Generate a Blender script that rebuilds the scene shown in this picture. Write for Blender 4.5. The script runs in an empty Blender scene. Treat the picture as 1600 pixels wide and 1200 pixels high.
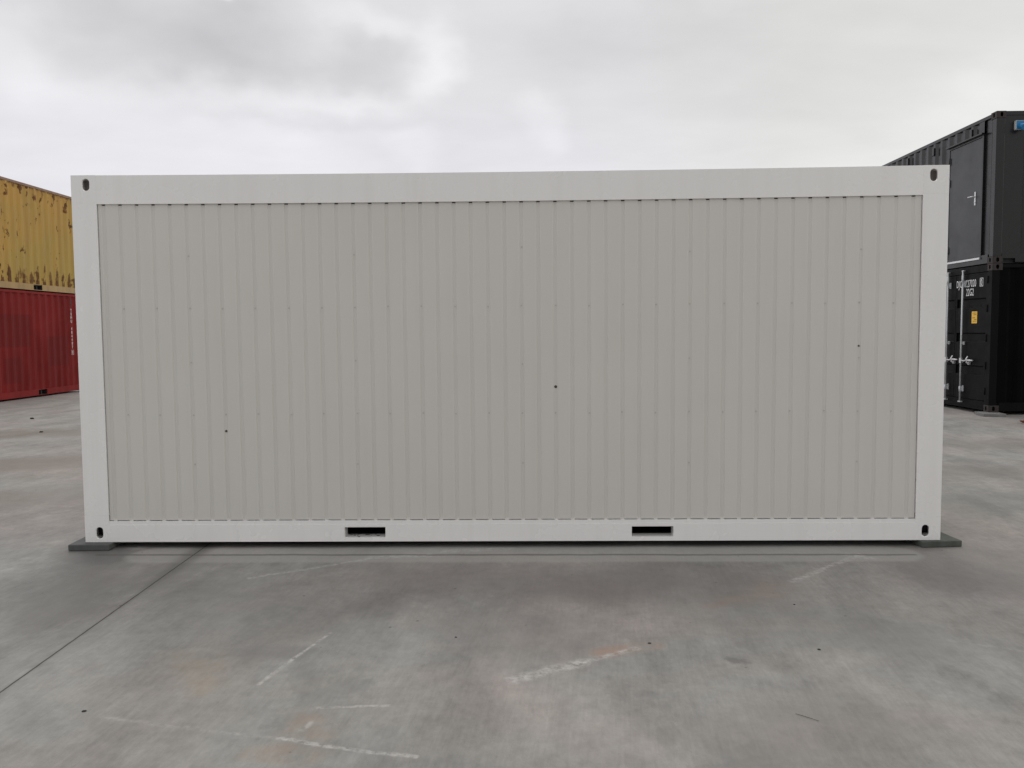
import bpy, bmesh, math, random
from mathutils import Vector, Matrix
random.seed(7)
C = bpy.context.scene
COL = C.collection
rad = math.radians

# ------------------------------------------------------------------ camera
def set_camera():
    f, pos = 1284.23, (0.15606, -5.74045, 1.52550)
    yaw, pitch, roll = rad(1.20439), rad(-3.64112), rad(-0.45452)
    cy, sy, cp, sp, cr, sr = math.cos(yaw), math.sin(yaw), math.cos(pitch), math.sin(pitch), math.cos(roll), math.sin(roll)
    fwd = Vector((-sy*cp, cy*cp, sp)); r0 = Vector((cy, sy, 0)); u0 = r0.cross(fwd)
    r = cr*r0 + sr*u0; u = -sr*r0 + cr*u0
    m = Matrix(((r.x, u.x, -fwd.x, pos[0]), (r.y, u.y, -fwd.y, pos[1]), (r.z, u.z, -fwd.z, pos[2]), (0, 0, 0, 1)))
    cam = bpy.data.cameras.new("camera"); o = bpy.data.objects.new("camera", cam); COL.objects.link(o)
    o.matrix_world = m
    cam.sensor_width = 36; cam.lens = f/1600*36
    cam.clip_start = 0.05; cam.clip_end = 5000
    C.camera = o
set_camera()
C.view_settings.view_transform = 'Standard'; C.view_settings.look = 'None'
C.view_settings.gamma = 1; C.view_settings.exposure = 0.10

# ------------------------------------------------------------------ node helper
class NT:
    def __init__(self, nt): self.nt = nt
    def new(self, kind, **kw):
        n = self.nt.nodes.new(kind)
        for k, v in kw.items(): setattr(n, k, v)
        return n
    def put(self, sock, v):
        if v is None: return
        if isinstance(v, bpy.types.NodeSocket): self.nt.links.new(v, sock)
        else: sock.default_value = v
    def math(self, op, a, b=None, c=None, clamp=False):
        n = self.new('ShaderNodeMath', operation=op, use_clamp=clamp)
        self.put(n.inputs[0], a); self.put(n.inputs[1], b); self.put(n.inputs[2], c); return n.outputs[0]
    def vmath(self, op, a, b=None, scale=None, out=0):
        n = self.new('ShaderNodeVectorMath', operation=op)
        self.put(n.inputs[0], a); self.put(n.inputs[1], b)
        if scale is not None: self.put(n.inputs[3], scale)
        return n.outputs[out]
    def mapr(self, v, a, b, c=0.0, d=1.0, smooth=False):
        n = self.new('ShaderNodeMapRange'); n.interpolation_type = 'SMOOTHSTEP' if smooth else 'LINEAR'
        self.put(n.inputs[0], v); self.put(n.inputs[1], a); self.put(n.inputs[2], b); self.put(n.inputs[3], c); self.put(n.inputs[4], d)
        return n.outputs[0]
    def mix(self, fac, a, b, mode='MIX'):
        n = self.new('ShaderNodeMix', data_type='RGBA', blend_type=mode)
        self.put(n.inputs[0], fac)
        self.put(n.inputs[6], a if not isinstance(a, tuple) else (a+(1,))[:4]); self.put(n.inputs[7], b if not isinstance(b, tuple) else (b+(1,))[:4])
        return n.outputs[2]
    def noise(self, vec, scale, detail=4, rough=0.55, dist=0.0, color=False):
        n = self.new('ShaderNodeTexNoise')
        self.put(n.inputs['Vector'], vec); self.put(n.inputs['Scale'], scale); self.put(n.inputs['Detail'], detail)
        self.put(n.inputs['Roughness'], rough); self.put(n.inputs['Distortion'], dist)
        return n.outputs[1 if color else 0]
    def mapping(self, vec, scale=(1, 1, 1), rot=(0, 0, 0), loc=(0, 0, 0)):
        n = self.new('ShaderNodeMapping'); self.put(n.inputs[0], vec)
        n.inputs[1].default_value = loc; n.inputs[2].default_value = rot; n.inputs[3].default_value = scale
        return n.outputs[0]
    def sep(self, vec):
        n = self.new('ShaderNodeSeparateXYZ'); self.put(n.inputs[0], vec); return n.outputs
    def comb(self, x, y, z):
        n = self.new('ShaderNodeCombineXYZ'); self.put(n.inputs[0], x); self.put(n.inputs[1], y); self.put(n.inputs[2], z); return n.outputs[0]

# ------------------------------------------------------------------ world: overcast sky
SUN_EL, SUN_AZ = rad(58), rad(-8)       # azimuth from +Y (behind the white container) towards +X
def make_world():
    w = bpy.data.worlds.new("World"); C.world = w; w.use_nodes = True
    nt = w.node_tree; nt.nodes.clear(); T = NT(nt)
    out = T.new('ShaderNodeOutputWorld'); bg = T.new('ShaderNodeBackground'); bg.inputs[1].default_value = 0.1
    nt.links.new(bg.outputs[0], out.inputs[0])
    sky = T.new('ShaderNodeTexSky', sky_type='NISHITA'); sky.sun_disc = False
    sky.sun_elevation = SUN_EL; sky.sun_rotation = SUN_AZ
    d = T.new('ShaderNodeTexCoord').outputs['Generated']
    d = T.vmath('NORMALIZE', d)
    s = T.sep(d); z = T.math('MAXIMUM', s[2], 0.0)
    # cloud deck: direction projected on a flat layer overhead
    h = T.math('ADD', z, 0.16)
    p = T.comb(T.math('DIVIDE', s[0], h), T.math('DIVIDE', s[1], h), 0.35)
    n1 = T.noise(p, 1.1, 6, 0.52, 0.3); n2 = T.noise(T.mapping(p, (1, 1.5, 1), loc=(3.1, 7.7, 0)), 3.1, 5, 0.55, 0.2)
    wn = T.noise(T.mapping(d, (4, 4, 6)), 1.6, 4, 0.55, 0.0, color=True)
    wob = T.vmath('SUBTRACT', wn, (0.5, 0.5, 0.5))
    dw = T.vmath('ADD', d, T.vmath('SCALE', wob, scale=0.13))
    v = T.math('ADD', T.math('MULTIPLY', T.math('SUBTRACT', n1, 0.5), 0.20), T.math('MULTIPLY', T.math('SUBTRACT', n2, 0.5), 0.10))
    # single cloud masses, plus an added unseen dark one behind the camera to dim reflections (direction, half-size across / along elevation, brightness change)
    BL = [((-.388, .869, .312), .10, .045, -.12), ((-.30, .90, .285), .10, .035, -.12), ((-.175, .94, .300), .055, .035, -.10),
          ((-.30, .915, .335), .06, .025, -.10), ((-.46, .83, .35), .08, .03, -.10),
          ((-.321, .881, .352), .018, .010, .45), ((-.50, .825, .266), .05, .04, .06), ((-.243, .93, .262), .12, .022, .07),
          ((-.10, .94, .315), .03, .05, .12), ((-.165, .935, .345), .06, .016, .07), ((-.26, .935, .235), .17, .016, -.05),
          ((.055, .943, .31), .06, .06, -.03), ((.30, .92, .26), .30, .10, -.05), ((.02, .965, .24), .03, .025, .06),
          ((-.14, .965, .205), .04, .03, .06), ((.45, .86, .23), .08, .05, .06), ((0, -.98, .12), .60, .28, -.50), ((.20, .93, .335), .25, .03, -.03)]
    for dv, rx, rz, amt in BL:
        q = T.vmath('MULTIPLY', T.vmath('SUBTRACT', dw, dv), (1/rx, 1/rx, 1/rz))
        L = T.vmath('LENGTH', q, out=1)
        v = T.math('ADD', v, T.mapr(L, 0.15, 1.45, amt, 0.0, True))
    # overall luminance of the deck: bright near the horizon, a little darker higher up; unseen sides and back raised to light the wall
    el = T.mapr(z, 0.14, 0.36, 0.79, 0.725, True)
    up = T.mapr(z, 0.36, 1.0, 0.0, 0.08, True)
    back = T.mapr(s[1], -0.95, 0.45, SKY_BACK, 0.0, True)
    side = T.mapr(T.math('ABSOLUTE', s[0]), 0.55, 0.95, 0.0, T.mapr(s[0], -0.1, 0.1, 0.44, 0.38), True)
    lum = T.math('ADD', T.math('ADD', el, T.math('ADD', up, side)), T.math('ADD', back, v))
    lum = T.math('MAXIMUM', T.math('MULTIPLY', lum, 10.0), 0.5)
    tint = T.mix(T.mapr(z, 0.12, 0.3, 0, 1, True), (0.970, 0.952, 1.0), (1.0, 0.978, 0.992))
    tint = T.mix(T.mapr(s[0], 0.0, 0.35, 0, 1, True), tint, (1.0, 0.988, 0.955))
    cl = T.vmath('SCALE', tint, scale=lum)
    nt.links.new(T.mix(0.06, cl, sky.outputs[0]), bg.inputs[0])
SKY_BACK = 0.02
make_world()
def make_sun():
    l = bpy.data.lights.new("sun", 'SUN'); l.energy = 0.7; l.angle = rad(22); l.color = (1, 0.96, 0.90)
    o = bpy.data.objects.new("sun", l); COL.objects.link(o)
    dv = Vector((math.sin(SUN_AZ)*math.cos(SUN_EL), math.cos(SUN_AZ)*math.cos(SUN_EL), math.sin(SUN_EL)))
    o.rotation_euler = dv.to_track_quat('Z', 'Y').to_euler(); o.location = dv*60
make_sun()

# ------------------------------------------------------------------ materials
def mat(name):
    m = bpy.data.materials.new(name); m.use_nodes = True
    T = NT(m.node_tree); b = m.node_tree.nodes['Principled BSDF']
    return m, T, b
def objco(T): return T.new('ShaderNodeTexCoord').outputs['Object']
def bump(T, b, h, strength, dist):
    n = T.new('ShaderNodeBump'); n.inputs['Strength'].default_value = strength; n.inputs['Distance'].default_value = dist
    T.put(n.inputs['Height'], h); T.nt.links.new(n.outputs[0], b.inputs['Normal'])

def paint(name, col, rough=0.45, var=0.06, scale=2.0, dirt=None, dirt_amt=0.0, bmp=0.0, spec=0.5, metallic=0.0, grunge=0.0, rv=0.07):
    m, T, b = mat(name); co = objco(T)
    n = T.noise(co, scale, 5, 0.6)
    k = T.mapr(n, 0.3, 0.7, 1-var, 1+var)
    c = T.vmath('SCALE', col, scale=k)
    if dirt:
        st = T.noise(T.mapping(co, (9, 9, 0.7)), 1.0, 5, 0.65)
        mask = T.math('MULTIPLY', T.mapr(st, 0.48, 0.75), dirt_amt)
        c = T.mix(mask, c, dirt)
    if grunge:
        sp = T.noise(co, 38, 3, 0.7)
        c = T.mix(T.math('MULTIPLY', T.mapr(sp, 0.62, 0.78), grunge), c, (0.10, 0.085, 0.07))
    T.put(b.inputs['Base Color'], c)
    rn = T.noise(co, scale*3, 3, 0.6)
    T.put(b.inputs['Roughness'], T.mapr(rn, 0.3, 0.7, rough-rv, rough+rv))
    b.inputs['Specular IOR Level'].default_value = spec; b.inputs['Metallic'].default_value = metallic
    if bmp: bump(T, b, T.noise(co, 260, 2, 0.6), bmp, 0.002)
    return m

M = {}
M['frame_white'] = paint('frame_white', (0.86, 0.852, 0.832), 0.27, 0.02, 1.3, (0.55, 0.53, 0.49), 0.12, 0.0, spec=0.8, rv=0.015)
M['panel_white'] = paint('panel_white', (0.645, 0.628, 0.588), 0.30, 0.02, 1.1, (0.5, 0.48, 0.43), 0.10, 0.02, spec=0.8, rv=0.015)
M['screw'] = paint('screw_steel', (0.53, 0.515, 0.48), 0.45, 0.05)
M['screw_dark'] = paint('screw_dark', (0.07, 0.06, 0.055), 0.6, 0.05)
M['fitting_core'] = paint('fitting_core', (0.42, 0.38, 0.37), 0.7, 0.15, 9)
M['dark_steel'] = paint('dark_steel', (0.02, 0.02, 0.02), 0.7, 0.1)
M['roof_white'] = paint('roof_white', (0.6, 0.6, 0.58), 0.5, 0.08, 1.5, (0.3, 0.28, 0.25), 0.4)
M['red'] = None
M['black'] = paint('black_paint', (0.017, 0.0165, 0.0165), 0.5, 0.12, 1.5, (0.04, 0.037, 0.035), 0.3, 0.1, spec=0.22)
M['black_door'] = paint('black_door', (0.0040, 0.0040, 0.0043), 0.5, 0.15, 1.5, (0.012, 0.011, 0.0105), 0.35, 0.04, spec=0.09)
M['anthracite'] = paint('anthracite_paint', (0.010, 0.010, 0.0105), 0.28, 0.10, 1.5, (0.010, 0.0095, 0.0095), 0.3, 0.02, spec=0.45)
M['deep_black'] = paint('deep_black_paint', (0.0020, 0.0020, 0.0020), 0.6, 0.15, 1.5, (0.005, 0.0045, 0.0045), 0.3, 0.03, spec=0.05)
M['casting'] = paint('casting_black', (0.035, 0.030, 0.029), 0.6, 0.2, 9, (0.11, 0.06, 0.045), 0.4, spec=0.3)
M['slate'] = paint('slate_door', (0.024, 0.027, 0.031), 0.36, 0.03, 1.0)
M['galv'] = paint('galvanised', (0.52, 0.54, 0.55), 0.42, 0.12, 8, metallic=0.35)
M['bright_steel'] = paint('bright_steel', (0.72, 0.72, 0.72), 0.3, 0.05, metallic=0.5)
M['blue'] = paint('blue_plastic', (0.02, 0.19, 0.42), 0.3, 0.05)
M['pale_grey_plastic'] = paint('grey_plastic', (0.50, 0.52, 0.50), 0.4, 0.03)
M['lettering_white'] = paint('lettering_white', (0.80, 0.80, 0.80), 0.5, 0.06, 8)
M['lettering_faded'] = paint('lettering_faded', (0.62, 0.52, 0.50), 0.6, 0.15, 10)
M['yellow_sticker'] = paint('yellow_sticker', (0.85, 0.50, 0.03), 0.4, 0.05)
M['sticker_print'] = paint('sticker_print', (0.22, 0.13, 0.02), 0.5, 0.05)
M['orange_sticker'] = paint('orange_sticker', (0.80, 0.38, 0.09), 0.5, 0.05)
M['placard'] = paint('placard', (0.55, 0.42, 0.42), 0.5, 0.12, 20)
M['soot'] = paint('soot', (0.05, 0.03, 0.025), 0.7, 0.2, 9)
M['pad'] = paint('pad_grey', (0.080, 0.083, 0.083), 0.8, 0.14, 14, (0.15, 0.145, 0.135), 0.35, 0.4, grunge=0.4)
M['pad_green'] = paint('pad_green', (0.072, 0.082, 0.070), 0.85, 0.25, 11, (0.14, 0.14, 0.12), 0.35, 0.4, grunge=0.5)
M['slab'] = paint('slab_grey', (0.17, 0.17, 0.165), 0.85, 0.2, 12, bmp=0.4)
M['floor_ply'] = paint('floor_ply', (0.16, 0.11, 0.07), 0.8, 0.2, 4)
M['dead_leaf'] = paint('dead_leaf', (0.22, 0.10, 0.05), 0.8, 0.3, 30)
M['twig'] = paint('twig', (0.03, 0.025, 0.02), 0.8, 0.3, 30)
M['grit'] = paint('grit', (0.028, 0.026, 0.024), 0.9, 0.3, 30)
PITCH = 0.278

def yellow_rust():
    m, T, b = mat('rusty_yellow_paint'); co = objco(T); s = T.sep(co)
    base = T.mix(T.mapr(T.noise(co, 0.55, 4, 0.6), 0.38, 0.62), (0.50, 0.282, 0.050), (0.43, 0.285, 0.056))
    streak = T.noise(T.mapping(co, (7, 7, 0.5)), 1, 5, 0.6)
    base = T.mix(T.math('MULTIPLY', T.mapr(streak, 0.45, 0.75), 0.45), base, (0.28, 0.16, 0.06))
    # rust: spots everywhere, blooms along the lower edge and near the top rail
    spots = T.noise(T.mapping(co, (5.5, 5.5, 3.6)), 1.0, 5, 0.68)
    spots2 = T.noise(T.mapping(co, (4.0, 4.0, 1.6), loc=(5, 2, 1)), 1.0, 5, 0.7)
    low = T.mapr(s[2], 0.18, 0.80, 1.0, 0.0)
    high = T.mapr(s[2], 2.15, 2.50, 0.0, 1.0)
    ex = T.math('MULTIPLY', T.math('MAXIMUM', low, T.math('MULTIPLY', high, 0.8)), 0.215)
    ph = T.math('FRACT', T.math('DIVIDE', T.math('ADD', s[0], 100*PITCH), PITCH))
    rec = T.mapr(T.math('ABSOLUTE', T.math('SUBTRACT', ph, 0.5)), 0.2, 0.35, 0.0, 1.0, True)   # 1 on the inner pans
    thr = T.math('SUBTRACT', 0.632, T.math('MULTIPLY', ex, T.math('ADD', 0.35, T.math('MULTIPLY', rec, 0.65))))
    r1 = T.mapr(T.math('SUBTRACT', spots, thr), 0.0, 0.035)
    r2 = T.mapr(T.math('SUBTRACT', spots2, T.math('ADD', thr, 0.03)), 0.0, 0.06)
    rust = T.math('MAXIMUM', r1, T.math('MULTIPLY', r2, 0.75))
    rc = T.mix(T.mapr(T.noise(co, 14, 4, 0.6), 0.35, 0.65), (0.055, 0.018, 0.010), (0.17, 0.062, 0.018))
    T.put(b.inputs['Base Color'], T.mix(T.math('MULTIPLY', rust, 0.92), base, rc))
    T.put(b.inputs['Roughness'], T.mapr(rust, 0, 1, 0.55, 0.9))
    bump(T, b, T.math('ADD', T.noise(co, 40, 3, 0.6), rust), 0.25, 0.004)
    return m
M['yellow'] = yellow_rust()
M['yellow_rail'] = paint('yellow_rail', (0.40, 0.265, 0.115), 0.6, 0.12, 1.5, (0.16, 0.07, 0.04), 0.4)
M['rust_rail'] = paint('rust_rail', (0.30, 0.19, 0.14), 0.7, 0.2, 3, (0.12, 0.06, 0.04), 0.6)

def red_paint(name, k=1.0):
    m, T, b = mat(name); co = objco(T); s = T.sep(co)
    base = T.mix(T.mapr(T.noise(co, 0.8, 5, 0.62), 0.35, 0.65), (0.225*k, 0.017*k, 0.015*k), (0.150*k, 0.009*k, 0.008*k))
    st = T.noise(T.mapping(co, (3.4, 3.4, 0.45)), 1, 4, 0.6)
    base = T.mix(T.math('MULTIPLY', T.mapr(st, 0.45, 0.7), 0.5), base, (0.225*k, 0.030*k, 0.030*k))
    # repainted rectangles, a slightly deeper red
    for x0, x1, z0, z1 in ((-3.1, 0.72, 1.20, 1.98), (1.35, 2.35, 0.7, 1.45), (-.4, .35, .35, .95)):
        mk = T.math('MULTIPLY', T.math('MULTIPLY', T.mapr(s[0], x0, x0+.05), T.mapr(s[0], x1, x1+.05, 1, 0)),
                    T.math('MULTIPLY', T.mapr(s[2], z0, z0+.04), T.mapr(s[2], z1, z1+.04, 1, 0)))
        base = T.mix(T.math('MULTIPLY', mk, 0.55), base, (0.125*k, 0.012*k, 0.013*k))
    T.put(b.inputs['Base Color'], base); b.inputs['Roughness'].default_value = 0.6; b.inputs['Specular IOR Level'].default_value = 0.16
    bump(T, b, T.noise(co, 30, 3, 0.6), 0.1, 0.003)
    return m
M['red'] = red_paint('faded_red_paint')
M['red_rail'] = red_paint('faded_red_rail', 1.15)

# ------------------------------------------------------------------ mesh helpers
class MB:
    def __init__(self): self.bm = bmesh.new(); self.bw = self.bm.edges.layers.float.new('bevel_weight_edge')
    def box(self, x0, x1, y0, y1, z0, z1):
        bm = self.bm
        vs = [bm.verts.new((x, y, z)) for x in (x0, x1) for y in (y0, y1) for z in (z0, z1)]
        for f in ((0, 1, 3, 2), (4, 6, 7, 5), (0, 4, 5, 1), (2, 3, 7, 6), (0, 2, 6, 4), (1, 5, 7, 3)): bm.faces.new([vs[i] for i in f])
        return self
    def plate(self, outline, holes, to3d, thick):
        """2-D outline with holes, filled and given a thickness. to3d(u, v, w)."""
        bm = self.bm; edges = []
        loops = [outline] + holes; rings = []
        for lp in loops:
            vs = [bm.verts.new(to3d(u, v, 0)) for u, v in lp]; rings.append(vs)
            for i in range(len(vs)): e = bm.edges.new((vs[i], vs[(i+1) % len(vs)])); e[self.bw] = 0.0 if lp is outline else 1.0; edges.append(e)
        res = bmesh.ops.triangle_fill(bm, use_beauty=True, use_dissolve=False, edges=edges)
        faces = [g for g in res['geom'] if isinstance(g, bmesh.types.BMFace)]
        back = {}
        for lp, vs in zip(loops, rings):
            for (u, v), a in zip(lp, vs): back[a] = bm.verts.new(to3d(u, v, thick))
        for f in faces: bm.faces.new([back[a] for a in reversed(f.verts)])
        for vs in rings:
            for i in range(len(vs)):
                a, b2 = vs[i], vs[(i+1) % len(vs)]
                bm.faces.new((a, b2, back[b2], back[a]))
        return self
    def sheet(self, prof, z0, z1, to3d, thick, lift=0.0, drop=None):
        """corrugated sheet: profile [(u, depth)] extruded from z0 to z1; to3d(u, depth, z)."""
        bm = self.bm
        zl = [z0 + (lift if d < 0.003 else 0.0) for u, d in prof]; f0 = [bm.verts.new(to3d(u, d, zz)) for (u, d), zz in zip(prof, zl)]; zt = [(drop(u) if (drop and d > 0.003) else z1) for u, d in prof]; f1 = [bm.verts.new(to3d(u, d, zz)) for (u, d), zz in zip(prof, zt)]
        b0 = [bm.verts.new(to3d(u, d+thick, zz)) for (u, d), zz in zip(prof, zl)]; b1 = [bm.verts.new(to3d(u, d+thick, zz)) for (u, d), zz in zip(prof, zt)]
        n = len(prof)
        for i in range(n-1):
            bm.faces.new((f0[i], f0[i+1], f1[i+1], f1[i])); bm.faces.new((b0[i+1], b0[i], b1[i], b1[i+1]))
            bm.faces.new((f0[i+1], f0[i], b0[i], b0[i+1])); bm.faces.new((f1[i], f1[i+1], b1[i+1], b1[i]))
        bm.faces.new((f0[0], f1[0], b1[0], b0[0])); bm.faces.new((f0[-1], b0[-1], b1[-1], f1[-1]))
        return self
    def tube(self, pts, r, seg=12, cap=True):
        bm = self.bm; pts = [Vector(p) for p in pts]; rings = []
        for i, p in enumerate(pts):
            t = (pts[min(i+1, len(pts)-1)] - pts[max(i-1, 0)]).normalized()
            a = t.cross(Vector((0, 0, 1)));
            if a.length < 1e-3: a = t.cross(Vector((1, 0, 0)))
            a.normalize(); b = t.cross(a); rr = r[i] if isinstance(r, (list, tuple)) else r
            rings.append([bm.verts.new(p + rr*(math.cos(2*math.pi*k/seg)*a + math.sin(2*math.pi*k/seg)*b)) for k in range(seg)])
        for i in range(len(rings)-1):
            for k in range(seg):
                f = bm.faces.new((rings[i][k], rings[i][(k+1) % seg], rings[i+1][(k+1) % seg], rings[i+1][k])); f.smooth = True
        if cap: bm.faces.new(rings[0]); bm.faces.new(rings[-1])
        return self
    def build(self, name, m, parent=None, bevel=0.0, seg=2):
        bm = self.bm; bmesh.ops.recalc_face_normals(bm, faces=bm.faces)
        me = bpy.data.meshes.new(name); bm.to_mesh(me); bm.free()
        me.materials.append(m); o = bpy.data.objects.new(name, me); COL.objects.link(o)
        if parent: o.parent = parent
        if bevel:
            md = o.modifiers.new('bevel', 'BEVEL'); md.width = bevel; md.segments = seg; md.limit_method = 'ANGLE' if bevel > 0 else 'WEIGHT'; md.width = abs(bevel); md.angle_limit = rad(40)
        return o
def thing(name, label, cat, loc=(0, 0, 0), rz=0.0, group=None):
    o = bpy.data.objects.new(name, None); COL.objects.link(o); o.location = loc; o.rotation_euler = (0, 0, rz)
    o.empty_display_size = 0.3
    return tag(o, label, cat, group)
def tag(o, label, cat, group=None):
    o['label'] = label; o['category'] = cat
    if group: o['group'] = group
    return o
def slot_pts(cu, cv, w, h, n=8):
    r = w/2; s = h/2 - r; pts = []
    for k in range(n+1): a = math.pi*k/n; pts.append((cu+r*math.cos(a), cv+s+r*math.sin(a)))
    for k in range(n+1): a = math.pi+math.pi*k/n; pts.append((cu+r*math.cos(a), cv-s+r*math.sin(a)))
    return pts
def rect(u0, u1, v0, v1): return [(u0, v0), (u1, v0), (u1, v1), (u0, v1)]
def text_part(body, size, m, parent, mat4, name='lettering', bold=0.0, align='LEFT', space=1.0, line=1.0, xs=1.0):
    cu = bpy.data.curves.new(name, 'FONT'); cu.body = body; cu.size = size; cu.extrude = 0.0012; cu.offset = bold
    cu.align_x = align; cu.space_character = space; cu.space_line = line; cu.resolution_u = 3
    tmp = bpy.data.objects.new(name+'_tmp', cu); COL.objects.link(tmp)
    dg = bpy.context.evaluated_depsgraph_get(); me = bpy.data.meshes.new_from_object(tmp.evaluated_get(dg))
    bpy.data.objects.remove(tmp); bpy.data.curves.remove(cu)
    me.name = name; me.transform(Matrix.Diagonal((xs, 1, 1, 1))); me.transform(mat4)
    me.materials.clear(); me.materials.append(m)
    o = bpy.data.objects.new(name, me); COL.objects.link(o); o.parent = parent
    return o

# ------------------------------------------------------------------ ground
def make_ground():
    m, T, b = mat('concrete_yard'); co = objco(T); s = T.sep(co)
    n_big = T.noise(co, 0.45, 5, 0.58, 0.3); n_mid = T.noise(T.mapping(co, (1.25, .7, 1), loc=(11, 3, 0)), 1.7, 6, 0.62, 0.4)
    n_f = T.noise(T.mapping(co, loc=(2, 8, 0)), 9, 8, 0.72)
    n_g = T.noise(T.mapping(co, (1.2, .4, 1)), 34, 5, 0.7)
    broom = T.noise(T.mapping(T.mapping(co, rot=(0, 0, rad(6))), (75, 2.5, 1)), 1, 4, 0.65)
    grain = T.noise(co, 190, 3, 0.7)
    c = T.mix(T.mapr(n_big, 0.36, 0.64, 0, 1, True), (0.240, 0.239, 0.224), (0.272, 0.247, 0.232))
    c = T.mix(T.mapr(T.noise(T.mapping(co, loc=(-4, 9, 0)), 0.9, 5, 0.6, 0.5), 0.45, 0.66, 0, 0.75, True), c, (0.235, 0.238, 0.226))
    k = T.math('ADD', T.mapr(n_mid, 0.28, 0.72, -0.26, 0.26), T.math('ADD', T.mapr(n_f, 0.28, 0.72, -0.15, 0.15), T.mapr(n_g, 0.28, 0.72, -0.10, 0.10)))
    k = T.math('ADD', k, T.mapr(broom, 0.3, 0.7, -0.055, 0.055)); k = T.math('ADD', k, T.mapr(grain, 0.3, 0.7, -0.06, 0.06))
    c = T.vmath('SCALE', c, scale=T.math('ADD', k, 1.0))
    # brushed-out smears, sharper-edged damp spots, pale laitance flecks
    sm = T.noise(T.mapping(T.mapping(co, rot=(0, 0, rad(6))), (5.5, 0.7, 1)), 1, 6, 0.62, 0.35)
    c = T.vmath('SCALE', c, scale=T.mapr(sm, 0.30, 0.70, 0.935, 1.065))
    ds = T.noise(T.mapping(co, (1.25, .75, 1), loc=(6, -3, 0)), 1.25, 9, 0.66, 0.25)
    c = T.mix(T.mapr(ds, 0.565, 0.605, 0, 0.30, True), c, (.165, .162, .150))
    ps = T.noise(T.mapping(co, loc=(-7, 4, 0)), 2.1, 9, 0.72, 0.3)
    c = T.mix(T.mapr(ps, 0.60, 0.68, 0, 0.18, True), c, (.36, .352, .33))
    edge = T.vmath('SUBTRACT', T.noise(co, 2.2, 5, 0.6, 0, True), (0.5, 0.5, 0.5))
    fine = T.vmath('SUBTRACT', T.noise(T.mapping(co, loc=(7, 1, 0)), 14, 4, 0.6, 0, True), (0.5, 0.5, 0.5))
    def wobble(a, bb): return T.vmath('MULTIPLY', T.vmath('ADD', co, T.vmath('ADD', T.vmath('SCALE', edge, scale=a), T.vmath('SCALE', fine, scale=bb))), (1, 1, 0))
    P_soft, P_line = wobble(0.5, 0.06), wobble(0.05, 0.02)
    def capsule(P, A, B, w, soft):
        A, B = Vector((*A, 0)), Vector((*B, 0)); d = B-A
        pa = T.vmath('SUBTRACT', P, tuple(A))
        t = T.math('DIVIDE', T.vmath('DOT_PRODUCT', pa, tuple(d), out=1), max(d.length_squared, 1e-6), clamp=True)
        q = T.vmath('SUBTRACT', pa, T.vmath('SCALE', tuple(d), scale=t))
        return T.mapr(T.vmath('LENGTH', q, out=1), w, w+soft, 1.0, 0.0, True)
    wet = None
    # damp and dirty patches
    for A, B, w, sf, amt, col in [
            ((-2.80, -.25), (-2.45, -1.40), .10, .22, .42, (.150, .143, .132)),
            ((-2.15, -.30), (-2.20, -.75), .12, .20, .35, (.155, .150, .140)),
            ((-3.02, .0), (-2.78, -.22), .10, .16, .62, (.13, .126, .118)),
            ((-.6, -.75), (1.3, -.85), .10, .55, .34, (.165, .150, .140)),
            ((.4, -.95), (.9, -.75), .05, .35, .30, (.145, .132, .124)),
            ((-.75, -1.30), (-.60, -1.33), .06, .12, .34, (.150, .148, .142)),
            ((-1.15, -1.92), (-.95, -1.90), .03, .14, .34, (.140, .138, .132)),
            ((-1.75, -1.0), (-1.2, -1.5), .15, .45, .25, (.17, .168, .158)),
            ((-.1, -1.5), (.2, -1.75), .10, .40, .28, (.17, .166, .158)),
            ((1.2, -1.3), (1.9, -1.7), .12, .40, .28, (.175, .173, .162)),
            ((1.05, -2.0), (1.1, -2.0), .012, .04, .55, (.12, .118, .114)),
            ((2.95, -.25), (3.2, -.75), .20, .50, .36, (.165, .160, .148)),
            ((1.0, -2.75), (1.4, -2.6), .10, .35, .25, (.17, .166, .156)),
            ((-7.8, 3.0), (-4.3, 4.5), .25, .6, .50, (.150, .128, .105)),
            ((-9.5, 6.2), (-4.5, 7.9), .15, .8, .45, (.160, .138, .115)),
            ((-5.5, 1.6), (-3.6, 2.2), .20, .6, .36, (.170, .150, .125)),
            ((3.6, 1.3), (5.6, 1.9), .12, .4, .22, (.165, .160, .146)),
            ((3.6, 3.2), (6.2, 2.9), .15, .5, .36, (.160, .156, .142)),
            ((5.0, 5.3), (6.6, 5.0), .15, .5, .30, (.165, .160, .146))]:
        mk = capsule(P_soft, A, B, w, sf)
        c = T.mix(T.math('MULTIPLY', mk, amt*1.3), c, col)
        wet = T.math('MULTIPLY', mk, amt) if wet is None else T.math('MAXIMUM', wet, T.math('MULTIPLY', mk, amt))
    # dry pale strip in front of the white container, with the drip line in it
    dry = T.math('MULTIPLY', capsule(P_line, (-2.45, -.19), (2.62, -.19), .15, .07), 0.55)
    c = T.mix(dry, c, (.365, .358, .336))
    # rust stains
    rb = T.mapr(T.noise(T.mapping(co, loc=(1, 6, 0)), 5, 5, 0.65), 0.34, 0.62)
    for A, B, w, sf, amt, col in [((.50, -1.91), (.74, -1.82), .01, .09, .55, (.33, .20, .13)), ((-1.45, -1.95), (-1.30, -2.25), .03, .20, .30, (.33, .25, .16)),
                                  ((-.78, -2.66), (-.72, -2.82), .02, .12, .40, (.34, .23, .15)), ((1.35, -1.15), (1.62, -.85), .02, .16, .30, (.33, .235, .18)),
                                  ((1.15, -1.25), (1.22, -1.22), .01, .07, .35, (.28, .17, .13)), ((1.85, -.62), (1.95, -.66), .01, .10, .45, (.22, .16, .12)),
                                  ((-5.2, 2.9), (-4.4, 3.4), .1, .5, .20, (.33, .245, .17))]:
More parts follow.
